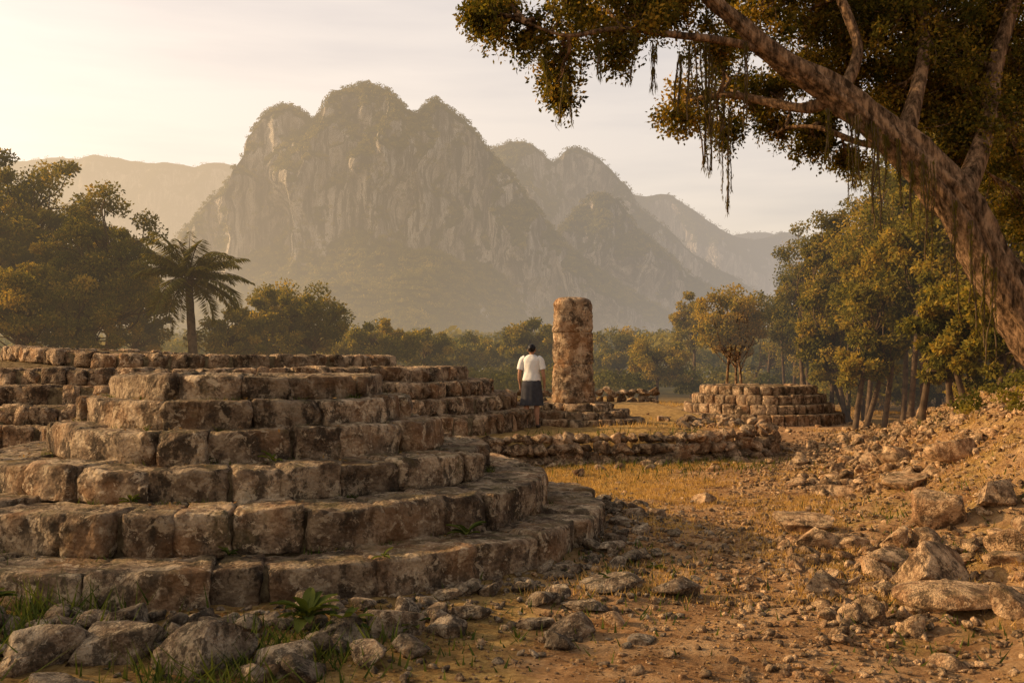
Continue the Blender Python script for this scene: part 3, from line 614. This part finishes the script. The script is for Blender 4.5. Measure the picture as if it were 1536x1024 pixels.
# ---------------- person ----------------
def simple(name,c,rough=.7,sc=20,v=.15):
    m=M(name); d=tuple(q*(1-v) for q in c); l=tuple(min(1,q*(1+v)) for q in c)
    return m.fin(m.ramp(m.noise(sc,4),[(.35,d),(.65,l)]),rough)
skin=simple('skin',(.40,.21,.125),.55); white=simple('white_cotton',(.76,.73,.67),.85,9,.06); dark=simple('dark_skirt_cloth',(.045,.044,.05),.85,12,.2); hairm=simple('black_hair',(.012,.009,.008),.45,60,.3); shoe=simple('shoe_leather',(.05,.035,.025),.5)
def skinned(name,verts,edges,mat,parent,sub=2):
    me=bpy.data.meshes.new(name); me.from_pydata([v[0] for v in verts],edges,[]); o=link(bpy.data.objects.new(name,me))
    md=o.modifiers.new('s','SKIN'); 
    for i,v in enumerate(verts):
        r=v[1]; me.skin_vertices[0].data[i].radius=(r,r) if isinstance(r,(int,float)) else r
        me.skin_vertices[0].data[i].use_root=(i==0)
    md.use_smooth_shade=True; ms=o.modifiers.new('d','SUBSURF'); ms.levels=sub; ms.render_levels=sub
    o.data.materials.append(mat); o.parent=parent; return o
def loft(rings,na=40,fold=None):
    # rings (z,cx,cy,rx,ry)
    R=np.array(rings,float); t=np.linspace(0,len(R)-1,len(R)*5); R=np.stack([np.interp(t,range(len(R)),R[:,k]) for k in range(5)],-1)
    th=np.linspace(0,2*np.pi,na,endpoint=False); 
    rad=np.ones((len(R),na))
    if fold is not None: rad=rad+fold(R[:,0][:,None],th[None])
    X=R[:,1:2]+R[:,3:4]*rad*np.cos(th);Y=R[:,2:3]+R[:,4:5]*rad*np.sin(th);Z=np.repeat(R[:,0:1],na,1)
    i=np.arange(len(R)*na).reshape(len(R),na);j=np.roll(i,-1,1)
    return np.stack([X,Y,Z],-1).reshape(-1,3),np.stack([i[:-1],j[:-1],j[1:],i[1:]],-1).reshape(-1,4)
def person(X,Y,rot):
    e=empty('woman'); 
    v=[];ed=[]
    def a(p,r,par=None):
        v.append((p,r)); 
        if par is not None: ed.append((par,len(v)-1))
        return len(v)-1
    pel=a((0,0,.90),.13); w=a((0,0,1.02),.115,pel); ch=a((0,.0,1.2),.125,w); un=a((0,0,1.33),.085,ch); nk=a((0,-.0,1.40),.045,un); nk2=a((0,.015,1.44),.045,nk)
    for sx in(-1,1):
        hp=a((sx*.09,0,.82),.085,pel); kn=a((sx*.10,.01,.46),.058,hp); cf=a((sx*.105,-.015,.33),.057,kn); an=a((sx*.11,0,.09),.036,cf); hl=a((sx*.112,.0,.04),.035,an); ft=a((sx*.125,.13,.025),.03,hl)
        sh=a((sx*.165,0,1.315),.055,un); el=a((sx*(.232),-.03,1.06),.040,sh); fa=a((sx*.243,.0,.95),.036,el); wr=a((sx*.238,.06,.83),.026,fa); pm_=a((sx*.236,.075,.775),.028,wr)
        kb=a((sx*.236,.08,.745),.022,pm_)
        th1=a((sx*.222,.105,.775),.011,pm_); a((sx*.22,.118,.745),.009,th1)
        for f,(dy,ln) in enumerate([(.03,.058),(.01,.068),(-.01,.063),(-.028,.05)]):
            f1=a((sx*.237,.08+dy,.735),.009,kb); f2=a((sx*.235,.083+dy,.735-ln*.55),.0085,f1); a((sx*.229,.088+dy,.735-ln),.0075,f2)
    skinned('body',v,ed,skin,e)
    # head
    hd=Acc(); bm=bmesh.new(); bmesh.ops.create_uvsphere(bm,u_segments=32,v_segments=24,radius=1)
    Vh=np.array([q.co[:] for q in bm.verts]); bmesh.ops.triangulate(bm,faces=bm.faces[:]); Fh=np.array([[q.index for q in f.verts] for f in bm.faces]); bm.free()
    zz=Vh[:,2]; wx=np.interp(zz,[-1,-.6,0,.6,1],[.6,.82,1,1,1]); Hd=Vh*np.array([.073,.093,.108]); Hd[:,0]*=wx; Hd[:,1]=np.where(Hd[:,1]>0,Hd[:,1]*np.interp(zz,[-1,-.5,0,1],[1.15,1.02,1,1]),Hd[:,1]*np.interp(zz,[-1,-.5,0],[.55,.8,1]))
    hc=np.array([0,.02,1.505]); hd.add(Hd+hc,Fh)
    def ell(c,s): return Vh*np.array(s)+np.array(c)
    hd.add(ell((0,.115,1.495),(.012,.018,.022)),Fh)
    for sx in(-1,1): hd.add(ell((sx*.073,.015,1.5),(.009,.018,.03)),Fh)
    hd.mk('head',skin,True,e)
    f2=Acc()
    for sx in(-1,1): f2.add(ell((sx*.03,.103,1.512),(.012,.008,.006)),Fh)
    f2.add(ell((0,.108,1.45),(.022,.008,.006)),Fh); f2.mk('eyes_and_mouth',simple('face_detail',(.08,.03,.025)),True,e)
    hr=Acc(); Hh=Vh*np.array([.078,.095,.100]); Hh[:,0]*=np.interp(zz,[-1,-.3,.2,1],[.6,.92,1,1]); fr=Hh[:,1]>.03; Hh[:,2]=np.where(fr&(Hh[:,2]<.045),.045+Hh[:,2]*.1,Hh[:,2]); Hh[:,2]=np.where(Hh[:,2]<-.06,-.06,Hh[:,2])
    Hh=Hh*(1+.03*fbm(Vh*5,3,3))[:,None]; hr.add(Hh+hc+np.array([0,-.010,.014]),Fh)
    hr.add(ell((0,-.095,1.53),(.038,.032,.036))*1.0,Fh); hr.mk('hair_bun',hairm,True,e)
    # shirt
    fold=lambda z,th:.02*np.sin(th*5+z*14)+.015*np.sin(th*9-z*23)
    V,F=loft([(.905,0,0,.178,.13),(.93,0,0,.183,.135),(.98,0,0,.172,.128),(1.05,0,0,.155,.12),(1.13,0,0,.158,.12),(1.22,0,0,.172,.125),(1.29,0,0,.185,.12),(1.335,0,0,.18,.105),(1.365,0,0,.14,.088),(1.395,0,0,.085,.07),(1.41,0,.005,.06,.06)],44,fold)
    S=Acc(); S.add(V,F)
    for sx in(-1,1):
        Pp=spline([(sx*.12,0,1.335),(sx*.175,-.003,1.30),(sx*.205,-.012,1.21),(sx*.225,-.02,1.12)],16); V,F=tube(Pp,np.linspace(.068,.064,16),18,.12,3); S.add(V,F)
    S.mk('t_shirt',white,True,e)
    fold=lambda z,th:np.clip((.95-z)/.6,0,1)*.07*np.sin(th*9+1)+.02*np.sin(th*4+z*5)
    V,F=loft([(.96,0,0,.155,.118),(.92,0,0,.172,.126),(.84,0,0,.195,.145),(.72,0,0,.205,.15),(.62,0,0,.212,.155),(.52,0,0,.218,.16),(.43,0,0,.225,.165),(.425,0,0,.218,.158)],60,fold); mk('skirt',V,F,dark,True,None,None,e)
    S=Acc()
    for sx in(-1,1):
        q=Vh*np.array([.045,.125,.04])+np.array([sx*.118,.06,.03]); q[:,2]=np.maximum(q[:,2],.0); S.add(q,Fh)
    S.mk('shoes',shoe,True,e)
    e.location=(X,Y,H1(X,Y)+.015); e.rotation_euler=(0,0,rot)
person(.38,19.3,math.radians(-12))

SUN_AZ=-82; SUN_EL=22
# ---------------- world ----------------
sc=bpy.context.scene; w=bpy.data.worlds.new("World"); sc.world=w; w.use_nodes=True; nt=w.node_tree; nt.nodes.clear()
def n(ty,**i):
    nd=nt.nodes.new(ty); return nd
out=n('ShaderNodeOutputWorld'); sky=n('ShaderNodeTexSky'); sky.sky_type='NISHITA'; sky.sun_disc=False; sky.sun_elevation=math.radians(SUN_EL); sky.sun_rotation=math.radians(SUN_AZ%360); sky.dust_density=4; sky.air_density=1.2
bg=n('ShaderNodeBackground'); bg.inputs[1].default_value=.07; nt.links.new(sky.outputs[0],bg.inputs[0])
tc=n('ShaderNodeTexCoord'); sp=n('ShaderNodeSeparateXYZ'); nt.links.new(tc.outputs['Generated'],sp.inputs[0])
def rampw(fac,stops):
    r=n('ShaderNodeValToRGB'); nt.links.new(fac,r.inputs[0]); e=r.color_ramp.elements
    while len(e)<len(stops): e.new(.5)
    for q,(p,c) in zip(e,stops): q.position=p; q.color=(*c,1)
    return r.outputs[0]
veil=rampw(sp.outputs['Z'],[(0,(.72,.56,.42)),(.2,(.71,.58,.47)),(.40,(.64,.56,.49)),(.62,(.14,.13,.13))])
mp=n('ShaderNodeMapping'); mp.inputs['Scale'].default_value=(1.2,1.2,9); nt.links.new(tc.outputs['Generated'],mp.inputs[0])
nz=n('ShaderNodeTexNoise'); nz.inputs['Scale'].default_value=2.2; nz.inputs['Detail'].default_value=5; nt.links.new(mp.outputs[0],nz.inputs[0])
cl=rampw(nz.outputs[0],[(.4,(1.04,1.02,1.0)),(.65,(.84,.83,.85))])
mx=n('ShaderNodeMix'); mx.data_type='RGBA'; mx.blend_type='MULTIPLY'; mx.inputs[0].default_value=1; nt.links.new(veil,mx.inputs[6]); nt.links.new(cl,mx.inputs[7])
dt=n('ShaderNodeVectorMath'); dt.operation='DOT_PRODUCT'; az=math.radians(SUN_AZ); el=math.radians(SUN_EL)
sd=Vector((math.sin(az)*math.cos(el),math.cos(az)*math.cos(el),math.sin(el))); dt.inputs[1].default_value=sd; nt.links.new(tc.outputs['Generated'],dt.inputs[0])
gl=rampw(dt.outputs['Value'],[(.1,(0,0,0)),(.5,(.20,.13,.06)),(.85,(.45,.32,.18)),(1,(.8,.58,.35))])
ad=n('ShaderNodeMix'); ad.data_type='RGBA'; ad.blend_type='ADD'; ad.inputs[0].default_value=1; nt.links.new(mx.outputs[2],ad.inputs[6]); nt.links.new(gl,ad.inputs[7])
b2=n('ShaderNodeBackground'); nt.links.new(ad.outputs[2],b2.inputs[0]); b2.inputs[1].default_value=1.0
sa=n('ShaderNodeAddShader'); nt.links.new(bg.outputs[0],sa.inputs[0]); nt.links.new(b2.outputs[0],sa.inputs[1]); nt.links.new(sa.outputs[0],out.inputs[0])
sl=bpy.data.lights.new('sun','SUN'); sl.energy=5; sl.color=(1,.66,.34); sl.angle=math.radians(.6); so=link(bpy.data.objects.new('sun',sl)); so.rotation_euler=sd.to_track_quat('Z','Y').to_euler()
cam=bpy.data.cameras.new('camera'); cam.lens=35; cam.sensor_width=36; cam.clip_end=10000; co=link(bpy.data.objects.new('camera',cam)); co.location=(0,0,1.7); co.rotation_euler=(math.radians(90+1.27),0,0); sc.camera=co
sc.view_settings.view_transform='Standard'; sc.view_settings.look='None'; sc.view_settings.exposure=0
